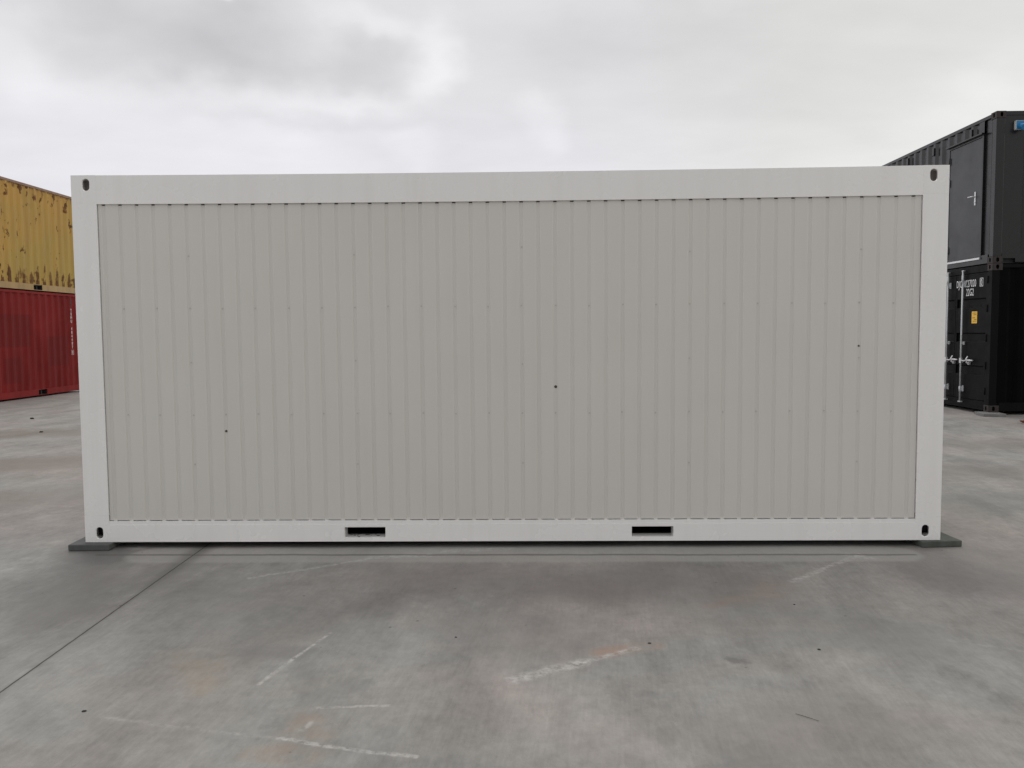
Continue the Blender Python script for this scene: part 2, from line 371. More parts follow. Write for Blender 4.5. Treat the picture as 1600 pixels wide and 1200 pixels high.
        c = T.mix(T.math('MULTIPLY', T.math('MULTIPLY', capsule(P_soft if w > .015 else P_line, A, B, w, sf), rb), amt), c, col)
    # pale scrapes
    brk = T.mapr(T.noise(T.mapping(co, (1, 1, 1), loc=(3, 3, 0)), 26, 4, 0.7), 0.40, 0.62)
    for A, B, w, sf, amt in [((-.868, -1.66), (-.96, -2.0), .003, .012, .7), ((-.95, -1.97), (-1.03, -2.27), .002, .016, .6), ((.08, -2.22), (.40, -2.03), .012, .05, .62), ((.35, -2.06), (.66, -1.86), .003, .03, .6),
                             ((-1.55, -2.58), (-.75, -2.76), .002, .02, .25), ((-.80, -2.75), (-.50, -2.83), .003, .016, .6), ((-.52, -2.825), (-.26, -2.88), .004, .016, .6), ((-.72, -2.50), (-.42, -2.47), .003, .014, .5),
                             ((-.715, -2.63), (-.73, -2.69), .003, .02, .4), ((-.92, -.25), (-.55, -.20), .012, .05, .55), ((-1.6, -.72), (-.95, -.30), .004, .03, .45),
                             ((1.75, -.80), (2.40, -.20), .006, .035, .55), ((2.30, -.22), (2.42, -.30), .015, .05, .5), ((-.45, -.10), (.0, -.03), .012, .06, .45),
                             ((2.2, -1.75), (2.9, -2.1), .003, .02, .15)]:
        mk = T.math('MULTIPLY', capsule(P_line, A, B, w, sf), T.math('MULTIPLY', brk, amt))
        c = T.mix(mk, c, (.52, .505, .485))
    # drip line, saw-cut joint
    drip = T.math('MULTIPLY', capsule(P_line, (-2.85, -.175), (2.75, -.215), .007, .022), 0.65)
    c = T.mix(drip, c, (.085, .078, .07))
    P_j = wobble(0.0, 0.006)
    js = T.sep(P_j)
    jx = T.math('ADD', js[0], T.math('MULTIPLY', js[1], 0.026))
    jm = T.mapr(T.math('ABSOLUTE', T.math('ADD', jx, 2.181)), .0025, .0065, 1, 0, True)
    smear = T.mapr(T.math('ABSOLUTE', T.math('ADD', jx, 2.181)), .01, T.mapr(js[1], -1.2, -.2, 0.02, .13), 1, 0, True)
    smear = T.math('MULTIPLY', smear, T.mapr(js[1], -1.3, -.1, 0.15, .62))
    c = T.mix(smear, c, (.085, .08, .073))
    c = T.mix(T.math('MULTIPLY', jm, 0.9), c, (.035, .033, .03))
    # small dark specks
    vor = T.new('ShaderNodeTexVoronoi', feature='F1'); T.put(vor.inputs['Vector'], co); vor.inputs['Scale'].default_value = 7.0
    vs = T.mapr(vor.outputs['Distance'], 0.035, 0.07, 1, 0)
    pick = T.mapr(T.sep(vor.outputs['Color'])[0], 0.80, 0.82)
    c = T.mix(T.math('MULTIPLY', T.math('MULTIPLY', vs, pick), 0.7), c, (.07, .065, .06))
    T.put(b.inputs['Base Color'], c)
    T.put(b.inputs['Roughness'], T.math('SUBTRACT', T.mapr(n_mid, 0.3, 0.7, 0.62, 0.82), T.math('MULTIPLY', wet, 0.35)))
    b.inputs['Specular IOR Level'].default_value = 0.4
    hgt = T.math('ADD', T.math('ADD', T.math('MULTIPLY', grain, 0.35), T.math('MULTIPLY', broom, 0.4)), T.math('SUBTRACT', T.math('MULTIPLY', n_f, 0.6), T.math('MULTIPLY', jm, 2.0)))
    bump(T, b, hgt, 0.35, 0.004)
    bm = MB(); 
    vs_ = [bm.bm.verts.new(p) for p in ((-900, -900, 0), (900, -900, 0), (900, 900, 0), (-900, 900, 0))]; bm.bm.faces.new(vs_)
    o = bm.build('ground', m); o['kind'] = 'structure'
make_ground()

# ------------------------------------------------------------------ the white office container
ZB = 0.045; WH = 2.591; HW = 3.029; DP = 2.438
def sag(x): return -0.011*(1-(x/HW)**2)
def make_white():
    root = thing('office_container', 'long off-white office container with a ribbed wall, standing on small corner pads', 'container', (0, 0, ZB))
    PW = 0.174; FH = 0.19
    fm = M['frame_white']
    # corner fittings: hollow boxes with slots (front, side) and an opening on top or below
    for sx in (-1, 1):
        for by in (0, 1):
            mbp = MB()
            xa, xb = sorted((sx*HW, sx*(HW-PW))); ya, yb = (0, PW) if by == 0 else (DP-PW, DP)
            mbp.box(xa, xb, ya, yb, FH, WH-FH); mbp.build('corner_post', fm, root, 0.0008, 1)
            for top in (0, 1):
                z0, z1 = (0, FH) if not top else (WH-FH, WH)
                cz = 0.066 if not top else WH-0.066
                cx = sx*(HW-0.104); t = 0.012
                c = MB()
                yo = 0 if by == 0 else DP; dy = 1 if by == 0 else -1
                c.plate(rect(xa, xb, z0, z1), [slot_pts(cx, cz, 0.05, 0.082)], lambda u, v, w, yo=yo, dy=dy: (u, yo+dy*w, v), t)
                ys0, ys1 = (t, PW) if by == 0 else (DP-PW, DP-t)
                cyy = PW*0.55 if by == 0 else DP-PW*0.55
                c.plate(rect(ys0, ys1, z0, z1), [slot_pts(cyy, cz, 0.05, 0.086)], lambda u, v, w, sx=sx: (sx*(HW-w), u, v), t)
                xi = sorted((sx*(HW-t), sx*(HW-PW)))
                zz = z1 if top else z0; dz = -1 if top else 1
                hy_ = 0.055 if by == 0 else DP-0.055
                hole = [(sum(xi)/2+0.05*math.cos(a), hy_+0.03*math.sin(a)) for a in [2*math.pi*k/16 for k in range(16)]]
                c.plate(rect(xi[0], xi[1], ys0, ys1), [hole], lambda u, v, w, zz=zz, dz=dz: (u, v, zz+dz*w), t)
                # inner faces closing the hollow; light put into their colour, paler above, dark below
                zi0, zi1 = (z0, z1-t) if top else (z0+t, z1)
                xin = sx*(HW-PW); c2 = MB(); c2.box(*sorted((xin, xin+sx*t)), ys0, ys1, zi0, zi1)
                xr = sorted((xin+sx*t, sx*(HW-t)))
                yb0, yb1 = (ys1-t, ys1) if by == 0 else (ys0, ys0+t)
                c2.box(xr[0], xr[1], yb0, yb1, zi0, zi1)
                yq0, yq1 = (ys0, ys1-t) if by == 0 else (ys0+t, ys1)
                zc = z0 if top else z1-t; c2.box(xr[0], xr[1], yq0, yq1, zc, zc+t)
                fo = c.build('corner_fitting', fm, root, -0.004, 2); c2.build('fitting_core', M['fitting_core' if top else 'dark_steel'], fo)
    XI = HW-PW
    # top rails (slightly sagging) front and back, side rails
    N = 24
    for yo, dy in ((0, 1), (DP, -1)):
        bm = MB(); b = bm.bm; prev = None
        for i in range(N+1):
            x = -XI+2*XI*i/N; sg = sag(x)
            ring = [b.verts.new((x, yo+dy*yy, z)) for yy, z in ((0, WH-0.199+sg), (0, WH+sg), (0.16, WH+sg), (0.16, WH-0.199+sg))]
            if prev:
                for k in range(4): b.faces.new((prev[k], prev[(k+1) % 4], ring[(k+1) % 4], ring[k]))
            else: b.faces.new(ring)
            prev = ring
        b.faces.new(prev); bm.build('top_rail', fm, root, 0.0008, 1)
    for sx in (-1, 1):
        xa, xb = sorted((sx*HW, sx*(HW-0.16)))
        MB().box(xa, xb, PW, DP-PW, WH-0.199, WH).build('top_rail', fm, root, 0.004)
        MB().box(xa, xb, PW, DP-PW, 0, 0.155).build('bottom_rail', fm, root, 0.004)
    # bottom rail in front: face plate with two forklift openings, upper ledge set back a little
    holes = []
    PK = ((-1.163, -0.872), (0.873, 1.166))
    for x0, x1 in PK: holes.append(rect(x0, x1, 0.030, 0.103))
    fr = MB(); fr.plate(rect(-XI, XI, 0.0, 0.120), holes, lambda u, v, w: (u, w, v), 0.006)
    fr.box(-XI, XI, 0.0035, 0.070, 0.1205, 0.1505)
    fr.box(-XI, XI, 0.0065, 0.075, 0.108, 0.1200)
    rail = fr.build('bottom_rail', fm, root)
    MB().box(-XI, XI, DP-0.07, DP, 0, 0.155).build('bottom_rail', fm, root, 0.003)
    # dark underfloor seen through the pockets, its low sheet added to stop bounce light; pocket lips
    MB().box(-XI, XI, 0.0066, DP-0.08, 0.004, 0.010).box(-XI, XI, 0.60, 0.606, 0.0105, 0.150).box(-XI+.006, XI-.006, 0.08, DP-0.08, 0.1505, 0.156).build('floor_frame', M['dark_steel'], root)
    for x0, x1 in PK:
        p = MB(); t = 0.006
        p.box(x0-t, x0, 0.0065, 0.10, 0.024, 0.107).box(x1, x1+t, 0.0065, 0.10, 0.024, 0.107).box(x0, x1, 0.0065, 0.10, 0.024, 0.030)
        po = p.build('forklift_pocket', fm, root)
        if x0 < 0:
            g = MB(); rnd = random.Random(3)
            for k in range(12):
                gx, gy = rnd.uniform(x0+.02, x1-.01), rnd.uniform(.008, .09); r = rnd.uniform(.002, .006); g.box(gx-r*1.5, gx+r*1.5, gy-r, gy+r, .0302, .0302+r*.5)
            g.build('dirt', M['grit'], po)['kind'] = 'stuff'
    # ribbed front wall
    P = 0.11685; X0 = 0.108
    def groove_prof(xs, xe):
        pr = [(xs, 0.0)]
        for k in range(-40, 41):
            x = X0+P*k
            if x-0.019 < xs or x+0.019 > xe: continue
            pr += [(x-0.0165, 0), (x-0.0145, 0.0012), (x-0.0115, 0.0052), (x-0.009, 0.0062), (x+0.009, 0.0062), (x+0.0115, 0.0052), (x+0.0145, 0.0012), (x+0.0165, 0)]
        return pr + [(xe, 0.0)]
    pm = M['panel_white']
    w = MB().sheet(groove_prof(-XI+0.004, XI-0.004), 0.1510, WH-0.15, lambda u, d, z: (u, 0.012+d, z), 0.002, 0.0045, lambda u: WH-0.199+sag(u)-0.008).build('ribbed_wall', pm, root)
    MB().box(-XI, XI, 0.030, 0.09, 0.1557, WH-0.14).build('wall_core', M['dark_steel'], root)  # dark colour stands in for shade in the gaps around the ribbed wall
    MB().sheet(groove_prof(-XI+0.003, XI-0.003), 0.160, WH-0.15, lambda u, d, z: (u, DP-0.013-d, z), 0.002).build('ribbed_wall', pm, root)
    for sx in (-1, 1):
        pr = [(PW+0.003, 0)]
        for k in range(1, 18):
            y = PW+P*k; pr += [(y-0.019, 0), (y-0.008, 0.02), (y+0.008, 0.02), (y+0.019, 0)]
        pr += [(DP-PW-0.003, 0)]
        MB().sheet(pr, 0.160, WH-0.15, lambda u, d, z, sx=sx: (sx*(HW-0.013-d), u, z), 0.002).build('ribbed_wall', pm, root)
        MB().box(*sorted((sx*(HW-0.046), sx*(HW-0.09))), PW, DP-PW, 0.156, WH-0.14).build('wall_core', pm, root)
    MB().box(-HW+0.165, HW-0.165, 0.165, DP-0.165, WH-0.10, WH-0.06).build('roof', M['roof_white'], root)
    # screws in the grooves
    rnd = random.Random(5)
    def screw(k, z, m='screw', r=0.0040, cap=None):
        x = X0+P*k+rnd.uniform(-.003, .003); z += rnd.uniform(-.004, .004)
        s = MB(); s.tube([(x, 0.0183, z), (x, 0.0163, z)], r*1.45, 12); s.tube([(x, 0.0163, z), (x, 0.0135, z)], r, 6)
        s.build('screw', M[m], w)
    for k in range(-24, 25, 2):
        screw(k, 1.661); screw(k, 0.910)
    for k in (-20, -10, 0, 10, 20):
        screw(k, 2.026 if k else 2.07); screw(k, 1.283 if k else 1.250); screw(k, 0.553)
    screw(2, 1.095, 'screw_dark', .007); screw(-18, 0.795, 'screw_dark', .006); screw(20, 1.36, 'screw_dark', .005)
    return root
make_white()

# ------------------------------------------------------------------ pads under the corners
def pad(label, m, x, y, rz, w=0.29, d=0.30, h=ZB, group='pads under the white container'):
    bm = MB(); n = 5
    bm.box(-w/2, w/2, -d/2, d/2, 0.0, h)
    o = bm.build('support_pad', m, None, 0.006); o.location = (x, y, 0); o.rotation_euler.z = rz
    return tag(o, label, 'pad', group)
pad('dark grey support pad under the white container, the one beside the floor joint', M['pad'], -2.975, 0.078, rad(2))
pad('greenish grey support pad under the white container, at its corner facing the black containers', M['pad_green'], 3.015, 0.118, rad(5), 0.29)
pad('grey support pad under the rear corner of the white container nearest the red container', M['pad'], -2.95, DP-0.09, rad(-3))
pad('grey support pad under the rear corner of the white container nearest the black containers', M['pad_green'], 2.95, DP-0.09, rad(2))

# ------------------------------------------------------------------ shipping containers
L20, W20, H20 = 6.058, 2.438, 2.591
def corr(x0, x1, phase=0.0, deep=0.036):
    """trapezoid profile between x0 and x1, crest outside (depth 0) centred on multiples of the pitch."""
    pr = [(x0, deep if False else 0.0)]; k = math.floor((x0-phase)/PITCH)-1
    while True:
        c = phase+(k+0.5)*PITCH; k += 1
        if c+0.07 > x1-0.004: break
        if c-0.07 < x0+0.004: continue
        pr += [(c-0.103, 0), (c-0.035, deep), (c+0.035, deep), (c+0.103, 0)] if c-0.103 > x0 and c+0.103 < x1 else []
    return pr + [(x1, 0.0)]
def shipping_container(root, wall, rail, post, casting, doors=None, door_mat=None, side_gap=None, pockets=None, roof=None, end_seam=False):
    """local frame: long axis X, base at z = 0.  doors: -1 / +1 end that carries the cargo doors.  side_gap: (x0, x1, z0, z1) opening in the +Y side."""
    hx, hy = L20/2, W20/2; cl, cw, ch = 0.178, 0.162, 0.118
    for sx in (-1, 1):
        for sy in (-1, 1):
            for z0 in (0, H20-ch):
                t = 0.012; c = MB(); cz = z0+ch/2
                xa, xb = sorted((sx*hx, sx*(hx-cl))); ya, yb = sorted((sy*hy, sy*(hy-cw)))
                c.plate(rect(xa, xb, z0, z0+ch), [slot_pts(sx*(hx-cl/2), cz, 0.05, 0.079, 6)], lambda u, v, w, sy=sy: (u, sy*(hy-w), v), t)
                yi = sorted((sy*(hy-t), sy*(hy-cw)))
                c.plate(rect(yi[0], yi[1], z0, z0+ch), [slot_pts(sum(yi)/2, cz, 0.05, 0.079, 6)], lambda u, v, w, sx=sx: (sx*(hx-w), u, v), t)
                xi = sorted((sx*(hx-t), sx*(hx-cl)))
                c.box(xi[0], xi[1], yi[0], yi[1], z0, z0+t).box(xi[0], xi[1], yi[0], yi[1], z0+ch-t, z0+ch)
                c.box(*sorted((sx*(hx-cl), sx*(hx-cl+t))), yi[0], yi[1], z0+t, z0+ch-t).box(*sorted((sx*(hx-cl+t), sx*(hx-t))), *sorted((sy*(hy-cw), sy*(hy-cw+t))), z0+t, z0+ch-t)
                c.build('corner_fitting', casting, root, 0.003)
            xa, xb = sorted((sx*(hx-0.004), sx*(hx-0.13))); ya, yb = sorted((sy*(hy-0.004), sy*(hy-0.15)))
            MB().box(xa, xb, ya, yb, ch, H20-ch).build('corner_post', post, root, 0.006)
    RX = hx-cl
    for sy in (-1, 1):
        MB().box(-RX, RX, *sorted((sy*(hy-0.006), sy*(hy-0.066))), H20-0.075, H20-0.014).build('top_rail', rail, root, 0.004)
        holes = [rect(x-0.18, x+0.18, 0.028, 0.150) for x in (pockets or ())]
        br = MB()
        br.plate(rect(-RX, RX, 0.015, 0.165), holes, lambda u, v, w, sy=sy: (u, sy*(hy-0.010-w), v), 0.006)
        br.box(-RX, RX, *sorted((sy*(hy-0.0165), sy*(hy-0.06))), 0.155, 0.1645)
        r = br.build('bottom_rail', rail, root)
        for x in (pockets or ()):
            p = MB(); a, bq = sorted((sy*(hy-0.017), sy*(hy-0.40)))
            p.box(x-0.186, x-0.18, a, bq, 0.028, 0.15).box(x+0.18, x+0.186, a, bq, 0.028, 0.15).box(x-0.186, x+0.186, a, bq, 0.022, 0.028).box(x-0.186, x+0.186, a, bq, 0.15, 0.154)
            p.build('forklift_pocket', M['dark_steel'], r)
        segs = [(-hx+0.132, hx-0.132, 0.160, H20-0.072)]
        if side_gap and sy == 1:
            g = side_gap
            segs = [(g[1], hx-0.132, 0.160, H20-0.072), (-hx+0.20, g[0], 0.160, H20-0.072)]
            segs += [(g[0]+0.0015, g[1]-0.0015, g[3], H20-0.072)]
        wl = MB()
        for a, bq, z0, z1 in segs:
            if bq-a > 0.05: wl.sheet(corr(a, bq) if bq-a > 0.3 else [(a, 0.03), (bq, 0.03)], z0, z1, lambda u, d, z, sy=sy: (u, sy*(hy-0.012-d), z), 0.002)
        wl.build('side_wall', wall, root)
    cmb = MB()
    for i in range(18):
        xx = -2.72+i*0.32; cmb.box(xx-.025, xx+.025, -hy+0.07, hy-0.07, 0.017, 0.1345)
    if doors is None: cmb.box(-hx+.075, -hx+.09, -hy+.163, hy-.163, .001, .1345)
    cmb.box(hx-.09, hx-.075, -hy+.163, hy-.163, .001, .1345)
    cmb.box(-2.849, -2.77, -hy+0.07, hy-0.07, 0.0175, 0.134).box(2.77, 2.849, -hy+0.07, hy-0.07, 0.0175, 0.134)
    cmb.build('cross_member', M['dark_steel'], root)
    for sx in (-1, 1):
        ya = hy-cw
        MB().box(*sorted((sx*(hx-0.006), sx*(hx-0.066))), -ya, ya, H20-(0.075 if sx != doors else 0.125), H20-0.003).build('top_rail', rail, root, 0.004)
        if sx == doors:
            MB().box(*sorted((sx*(hx-0.02), sx*(hx-0.09))), -ya, ya, 0.02, 0.175).box(*sorted((sx*(hx-0.0), sx*(hx-0.0195))), -ya, ya, 0.02, 0.045).build('door_sill', rail, root, 0.003)
        else:
            MB().plate([(-ya, .02), (-ya, .165), (ya, .165), (ya, .02), (ya-.02, .02), (ya-.02, .085), (ya-.23, .085), (ya-.23, .02), (-ya+.23, .02), (-ya+.23, .085), (-ya+.02, .085), (-ya+.02, .02)], [],
                       lambda u, v, w, sx=sx: (sx*(hx-0.010-w), u, v), 0.05).build('bottom_rail', rail, root)
            pr = [(-hy+0.152, 0)]; k = 0; yy = -hy+0.152+0.165
            while yy+0.24 < hy-0.152:
                pr += [(yy, 0), (yy+0.035, 0.045), (yy+0.105, 0.045), (yy+0.14, 0)]; yy += 0.25
            pr += [(hy-0.152, 0)]
            MB().sheet(pr, 0.166, H20-0.072, lambda u, d, z, sx=sx: (sx*(hx-0.016-d), u, z), 0.002).build('end_wall', wall, root)
    MB().box(-hx+0.07, hx-0.09, -hy+0.067, hy-0.067, H20-0.040, H20-0.034).build('roof', roof or wall, root)
    MB().box(-hx+0.07, hx-0.10, -hy+0.07, hy-0.07, 0.135, 0.160).build('floor', M['floor_ply'], root)

def cargo_doors(root, m, hinge_m):
    """two leaves on the -X end."""
    x = -L20/2; hy = W20/2
    z0, z1 = 0.185, H20-0.135
    for sy in (-1, 1):
        y0, y1 = sorted((sy*0.006, sy*(hy-0.152)))
        pr = [(z0, 0.0)]
        for a, b in ((0.63, 0.80), (1.22, 1.39), (1.84, 2.01)):
            pr += [(a, 0.0), (a+0.022, 0.030), (b-0.022, 0.030), (b, 0.0)]
        pr += [(z1, 0.0)]
        d = MB()
        d.sheet(pr, y0+0.045, y1-0.045, lambda u, dd, v: (x+0.0135+dd, v, u), 0.004)
        d.box(x+0.012, x+0.045, y0, y0+0.0445, z0, z1).box(x+0.012, x+0.045, y1-0.0445, y1, z0, z1)
        d.box(x+0.008, x+0.0130, y0+0.0448, y1-0.0448, z0, z0+0.022).box(x+0.010, x+0.0130, y0+0.0448, y1-0.0448, z1-0.03, z1).box(x+0.0105, x+0.0130, y0+0.0448, y1-0.0448, z0+0.15, z0+0.158)
        leaf = d.build('door', m, root, 0.003)
        # gasket edge is part of the leaf; hinges on the post side
        yh = sy*(hy-0.150)
        for zh in (0.36, 0.81, 1.30, 1.82, 2.32):
            hg = MB(); hg.tube([(x+0.002, yh+sy*0.012, zh-0.065), (x+0.002, yh+sy*0.012, zh+0.065)], 0.013, 8).box(x+0.000, x+0.0115, *sorted((yh, yh-sy*0.05)), zh-0.045, zh+0.045)
            hg.build('hinge', hinge_m, leaf, 0.002)
        # lock bar, guides, cams
        yb = sy*0.268-0.047
        lb = MB(); lb.tube([(x-0.032, yb, 0.125), (x-0.032, yb, H20-0.075)], 0.0165, 12)
        lb.tube([(x-0.032, yb, 0.30), (x-0.032, yb, 0.40)], 0.023, 12); lb.tube([(x-0.032, yb, H20-0.30), (x-0.032, yb, H20-0.14)], 0.022, 12)
        bar = lb.build('lock_bar', M['galv'], leaf)
        bk = MB()
        for zz, s in ((0.36, 0.055), (1.20, 0.03), (2.28, 0.055)):
            bk.box(x-0.014, x+0.0075, yb-0.06, yb-0.02, zz-s, zz+s).box(x-0.050, x-0.0145, yb-0.03, yb-0.024, zz-s*.8, zz+s*.8)
        bk.build('bar_bracket', M['galv'], leaf, 0.002)
        cm = MB(); cm.box(x-0.050, x-0.006, yb-0.045, yb+0.045, 0.105, 0.125).box(x-0.045, x-0.010, yb-0.04, yb+0.03, H20-0.075, H20-0.055); cm.build('cam', M['galv'], leaf, 0.003)
        # handle swings to the viewer's right (-Y)
        hd = MB(); zh = 0.878
        hd.box(x-0.050, x-0.014, yb-0.035, yb+0.028, zh-0.045, zh+0.045)
        hd.tube([(x-0.040, yb-0.03, zh), (x-0.045, yb-0.14, zh-0.005), (x-0.050, yb-0.22, zh+0.015), (x-0.046, yb-0.30, zh+0.012), (x-0.040, yb-0.42, zh+0.012)], [0.014, 0.013, 0.016, 0.015, 0.012], 10)
        hd.build('door_handle', M['bright_steel'], leaf)
        ct = MB(); ct.tube([(x-0.026, yb-0.25, zh-0.055), (x-0.055, yb-0.24, zh-0.02), (x-0.060, yb-0.235, zh+0.03), (x-0.040, yb-0.255, zh+0.085)], [0.012, 0.015, 0.015, 0.011], 8)
        ct.box(x-0.030, x+0.0075, yb-0.27, yb-0.235, zh-0.07, zh-0.01)
        ct.build('handle_catch', M['bright_steel'], leaf, 0.002)

# --- left stack: long sides face +X in the world (local -Y), far end is local +X
XL = -12.002; YEND = 16.47
yc = YEND-L20/2
LGROUP = 'containers stacked two high in the yard'
red = thing('shipping_container', 'faded red shipping container with white upright lettering, under the yellow container', 'container', (XL-W20/2, yc, 0.03), rad(90), LGROUP)
PX = 14.54-yc
shipping_container(red, M['red'], M['red_rail'], M['red'], M['red_rail'], pockets=(PX, -PX))
yel = thing('shipping_container', 'rusty yellow shipping container stacked on top of the red container', 'container', (XL-W20/2, yc, 0.03+H20+0.004), rad(90), LGROUP)
shipping_container(yel, M['yellow'], M['yellow_rail'], M['yellow'], M['rust_rail'], pockets=(PX-.02, -PX))
for ch in yel.children:
    if ch.name.startswith('top_rail'): ch.data.materials[0] = M['rust_rail']
# side lettering, written downwards, on the wall facing local -Y
def side_mat(lx, lz): return Matrix(((1, 0, 0, lx), (0, 0, 1, -(W20/2-0.008)), (0, 1, 0, lz), (0, 0, 0, 1)))
def side_text(root, body, lx, ztop, size, m, step, bold=0.004):
    rows = "\n".join(body)
    o = text_part(rows, size, m, root, Matrix(((1, 0, 0, lx), (0, 0, -1, -(W20/2-0.0095)), (0, 1, 0, ztop-size*0.7), (0, 0, 0, 1))), 'lettering', bold, 'CENTER', 1.0, step/size, 0.95)
    return o
lx1 = round((15.89-yc)/PITCH)*PITCH
side_text(red, "TEMU 484407", lx1, 2.19, 0.105, M['lettering_faded'], 0.097)
side_text(red, "0", lx1, 1.075, 0.105, M['lettering_faded'], 0.1)
bx = MB(); w_, h_ = 0.055, 0.062; zc = 1.038; yf = -(W20/2-0.009)
for a in ((-w_, w_, h_-.008, h_), (-w_, w_, -h_, -h_+.008), (-w_, -w_+.008, -h_+.008, h_-.008), (w_-.008, w_, -h_+.008, h_-.008)): bx.box(lx1+a[0], lx1+a[1], yf-.001, yf+.001, zc+a[2], zc+a[3])
bx.build('lettering_box', M['lettering_faded'], red)
lx2 = 16.265-yc
side_text(red, "22G1", lx2+.03, 1.40, 0.085, M['lettering_faded'], 0.085)
side_text(red, "2261", lx2+.03, 1.05, 0.075, M['lettering_faded'], 0.08)
MB().box(lx2-.05, lx2+.12, yf-.001, yf+.001, 1.87, 2.08).build('placard', M['placard'], red)
s_ = MB().box(lx2-.03, lx2+.10, yf-.001, yf+.001, 1.58, 1.76).build('warning_sticker', M['orange_sticker'], red)
dk = MB(); 
for zz, ww in ((2.44, .030), (2.36, .035), (2.30, .022)): dk.box(lx1-ww, lx1+ww, yf-.0005, yf+.001, zz-.045, zz+.02)
dk.build('scuff_mark', M['soot'], red)

# --- right stack
XR, YR = 8.195, 8.770; ZL = 0.05
RG = 'black containers stacked at the edge of the yard'
low = thing('shipping_container', 'black shipping container with white lettering and galvanised lock bars, bottom of the stack', 'container', (XR+L20/2, YR+W20/2, ZL), 0, RG)
shipping_container(low, M['deep_black'], M['black_door'], M['black_door'], M['casting'], doors=-1)
cargo_doors(low, M['black_door'], M['black_door'])
def copy_tree(o, parent=None, skip=()):
    c = o.copy(); COL.objects.link(c); c.parent = parent
    for ch in list(o.children):
        if not ch.name.startswith(skip or ('~',)): copy_tree(ch, c, skip)
    return c
rear = copy_tree(low)
rear.location.y += W20+0.06
rear['label'] = 'plain black shipping container on the ground, directly behind the lettered black one'
# door lettering (faces -X, reads towards -Y)
def door_mat4(ly, lz, off=0.0105): return Matrix(((0, 0, -1, -L20/2+off), (-1, 0, 0, ly), (0, 1, 0, lz), (0, 0, 0, 1)))
def wy(y): return y-(YR+W20/2)
text_part("DJCU 227020", 0.185, M['lettering_white'], low, door_mat4(wy(9.975), 2.225), 'lettering', 0.0006, 'LEFT', 1.08, 1.0, 0.60)
text_part("0", 0.165, M['lettering_white'], low, door_mat4(wy(9.155), 2.232), 'lettering', 0.0006, 'LEFT', 1.08, 1.0, 0.60)
ob = MB(); xo = -L20/2+0.0105; ya_, yb_, za_, zb_ = wy(9.070), wy(9.175), 2.215, 2.365
for a in ((ya_, yb_, zb_-.01, zb_), (ya_, yb_, za_, za_+.01), (ya_, ya_+.01, za_+.01, zb_-.01), (yb_-.01, yb_, za_+.01, zb_-.01)): ob.box(xo-.001, xo+.0005, *a)
ob.build('lettering_box', M['lettering_white'], low)
text_part("22G2", 0.185, M['lettering_white'], low, door_mat4(wy(9.63), 2.085-.02), 'lettering', 0.0006, 'LEFT', 1.08, 1.0, 0.60)
st = MB().box(xo-.0012, xo+.0005, wy(9.235), wy(9.415), 1.56, 1.775).build('warning_sticker', M['yellow_sticker'], low)
sp = MB()
for zz, a, bq in ((1.745, .02, .15), (1.715, .02, .12), (1.66, .06, .16), (1.63, .02, .10), (1.60, .02, .14)): sp.box(xo-.0020, xo-.0013, wy(9.235)+a, wy(9.235)+bq, zz-.006, zz+.006)
sp.build('sticker_print', M['sticker_print'], st)

ZU = ZL+H20+0.004
UY = YR+L20/2
up = thing('shipping_container', 'black container with a slate grey personnel door, on top of the lettered black one', 'container', (XR+W20/2, UY, ZU), rad(90), RG)
def ux(y): return y-UY
g0, g1 = ux(9.165), ux(10.385)
zb0, zt0 = 2.775-ZU, 4.945-ZU
shipping_container(up, M['anthracite'], M['anthracite'], M['anthracite'], M['casting'], side_gap=(g0, g1, zb0, zt0+0.0), roof=M['black'])
def personnel_door():
    hy = W20/2
    f = MB(); t = 0.05
    f.box(g0+.002, g0+t, hy-0.060, hy-0.004, zb0-.03, zt0-.003).box(g1-t, g1-.002, hy-0.060, hy-0.004, zb0-.03, zt0-.003)
    f.box(g0+t+.0005, g1-t-.0005, hy-0.060, hy-0.004, zt0-t, zt0-.003)
    f.box(g0-.02, g1+.02, hy-0.0035, hy+0.045, zt0-.012, zt0+.012)
    fo = f.build('door_frame', M['anthracite'], up, 0.002)
    MB().box(g0+.01, g1-.01, hy-0.05, hy+0.018, zb0-.032, zb0+.004).build('threshold', M['bright_steel'], up, 0.002)
    d = MB().box(g0+t+.006, g1-t-.006, hy-0.055, hy-0.012, zb0+.012, zt0-t-.006).build('personnel_door', M['slate'], up, 0.003)
    for zw in (4.68, 4.27, 2.998):
        z = zw-ZU; xh = g1-t-.005
        MB().tube([(xh, hy-0.004, z-.07), (xh, hy-0.004, z+.07)], 0.016, 10).box(xh-.045, xh, hy-.0115, hy-.004, z-.05, z+.05).build('hinge', M['dark_steel'], d)
    lxh = ux(9.405); z = 3.885-ZU
    h = MB(); h.box(lxh-.02, lxh+.02, hy-.0115, hy-.002, z-.155, z+.085)
    h.tube([(lxh, hy-.002, z), (lxh, hy+.045, z)], .011, 10); h.tube([(lxh, hy+.045, z), (lxh+.05, hy+.052, z+.002), (lxh+.145, hy+.048, z+.006)], .0105, 10)
    h.tube([(lxh, hy-.002, z-.105), (lxh, hy+.006, z-.105)], .013, 10)
    h.build('door_handle', M['bright_steel'], d, 0.001)
    for yw, zw in ((9.60, 5.03), (10.975, 5.005), (12.169, 5.04)):
        xx = round(ux(yw)/PITCH)*PITCH
        v = MB(); v.box(xx-.04, xx+.04, hy-.0115, hy+.018, zw-ZU-.075, zw-ZU+.075)
        v.build('vent', M['anthracite'], up, 0.008)
personnel_door()
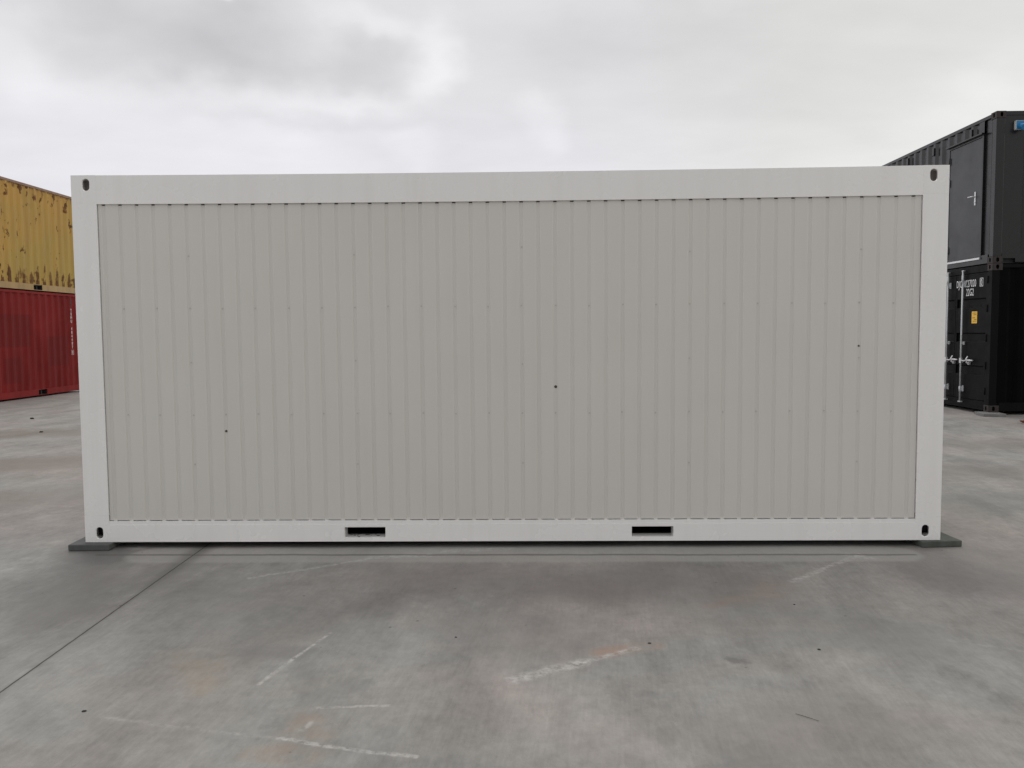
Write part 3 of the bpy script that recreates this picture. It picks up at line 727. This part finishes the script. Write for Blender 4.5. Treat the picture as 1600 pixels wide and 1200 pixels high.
def power_inlet():
    # on the end facing the photographer (local -X); local y = XR + W20/2 - world x
    def ly(wx): return XR+W20/2-wx
    x = -L20/2; z0, z1 = 4.905-ZU, 5.060-ZU
    ya, yb = ly(8.66), ly(8.495)
    root = MB().box(x-.045, x+.012, ya, yb, z0, z1).build('power_inlet', M['pale_grey_plastic'], up, 0.006)
    b = MB().box(x-.0555, x-.0455, ya+.008, yb-.012, z0+.008, z1-.008)
    b.tube([(x-.05, (ya+yb)/2, z0+.06), (x-.125, (ya+yb)/2-.01, z0+.028)], [.055, .05], 18)
    b.build('socket_housing', M['blue'], root, 0.002)
    MB().tube([(x-.126, (ya+yb)/2-.01, z0+.030), (x-.142, (ya+yb)/2-.0105, z0+.023)], [.058, .056], 18).build('flap_lid', M['blue'], root, 0.002)
power_inlet()
pad('concrete slab under the near corner of the lettered black container', M['slab'], 8.19, 8.70, rad(-10), 0.36, 0.44, ZL, 'slabs under the black containers')
for (px_, py_, lb) in ((8.28, 11.1, 'concrete slab in the gap between the two lower black containers'), (8.28, 13.6, 'concrete slab under the far corner of the rear black container')):
    pad(lb, M['slab'], px_, py_, rad(4), 0.40, 0.36, ZL, 'slabs under the black containers')

# ------------------------------------------------------------------ litter on the concrete
def chip(name, label, m, x, y, r, seed, cat, flat=0.5, group=None):
    rnd = random.Random(seed); bm = MB()
    bmesh.ops.create_icosphere(bm.bm, subdivisions=2, radius=r)
    for v in bm.bm.verts:
        k = 1+rnd.uniform(-.25, .25); v.co = Vector((v.co.x*k*1.3, v.co.y*k, max(v.co.z*k*flat, -r*flat*.5)+r*flat*.5))
    o = bm.build(name, m); o.location = (x, y, 0); o.rotation_euler.z = rnd.uniform(0, 3)
    return tag(o, label, cat, group)
DG = 'dark clods on the concrete by the red container'
chip('dirt_clod', 'dark clod on the concrete left of the white container, farther from the red container', M['grit'], -7.55, 7.00, .022, 1, 'clod', .6, DG)
chip('dirt_clod', 'dark clod on the concrete left of the white container, nearer the red container', M['grit'], -8.95, 9.05, .030, 2, 'clod', .6, DG)
def dead_leaf(x, y):
    bm = MB(); b = bm.bm; n = 7; L = .17; rows = []
    for i in range(n):
        t = i/(n-1); w = .045*math.sin(math.pi*min(max(t, .03), .97))**.7; h = .012+.03*abs(t-.5)*2
        rows.append([b.verts.new((-L/2+L*t, s*w, h+abs(s)*.022)) for s in (-1, 0, 1)])
    for i in range(n-1):
        for k in range(2): b.faces.new((rows[i][k], rows[i][k+1], rows[i+1][k+1], rows[i+1][k]))
    o = bm.build('dead_leaf', M['dead_leaf']); md = o.modifiers.new('solid', 'SOLIDIFY'); md.thickness = .002
    o.location = (x, y, 0.0); o.rotation_euler.z = .5
    tag(o, 'curled brown dead leaf lying in front of the black containers', 'leaf')
dead_leaf(8.0, 7.42)
tw = MB(); tw.tube([(1.205, -2.545, .003), (1.228, -2.566, .004), (1.25, -2.585, .004), (1.275, -2.605, .003)], [.0008, .0010, .0009, .0006], 6)
tag(tw.build('twig', M['twig']), 'thin dark twig lying on the bare concrete in the foreground', 'twig')
CR = 'crumbs of dirt on the foreground concrete'
for i, (x, y, r, lb) in enumerate([(-1.66, -2.53, .007, ''),
                                   (-.22, -1.72, .005, 'dark crumb on the concrete in front of the forklift opening beside the scrape'),
                                   (.735, -1.80, .006, 'dark crumb at the tip of the rusty scrape mark'),
                                   (1.62, -1.23, .005, 'small dark crumb on the bare concrete beside the rust blotch'),
                                   (1.53, -1.88, .006, 'grey crumb on the concrete just in front of the damp spot')]):
    if i == 0: lb = 'elongated dark crumb of dirt lying nearest the camera, left of the scrapes'
    chip('dirt_crumb', lb, M['grit'], x, y, r, 20+i, 'crumb', .5, CR)
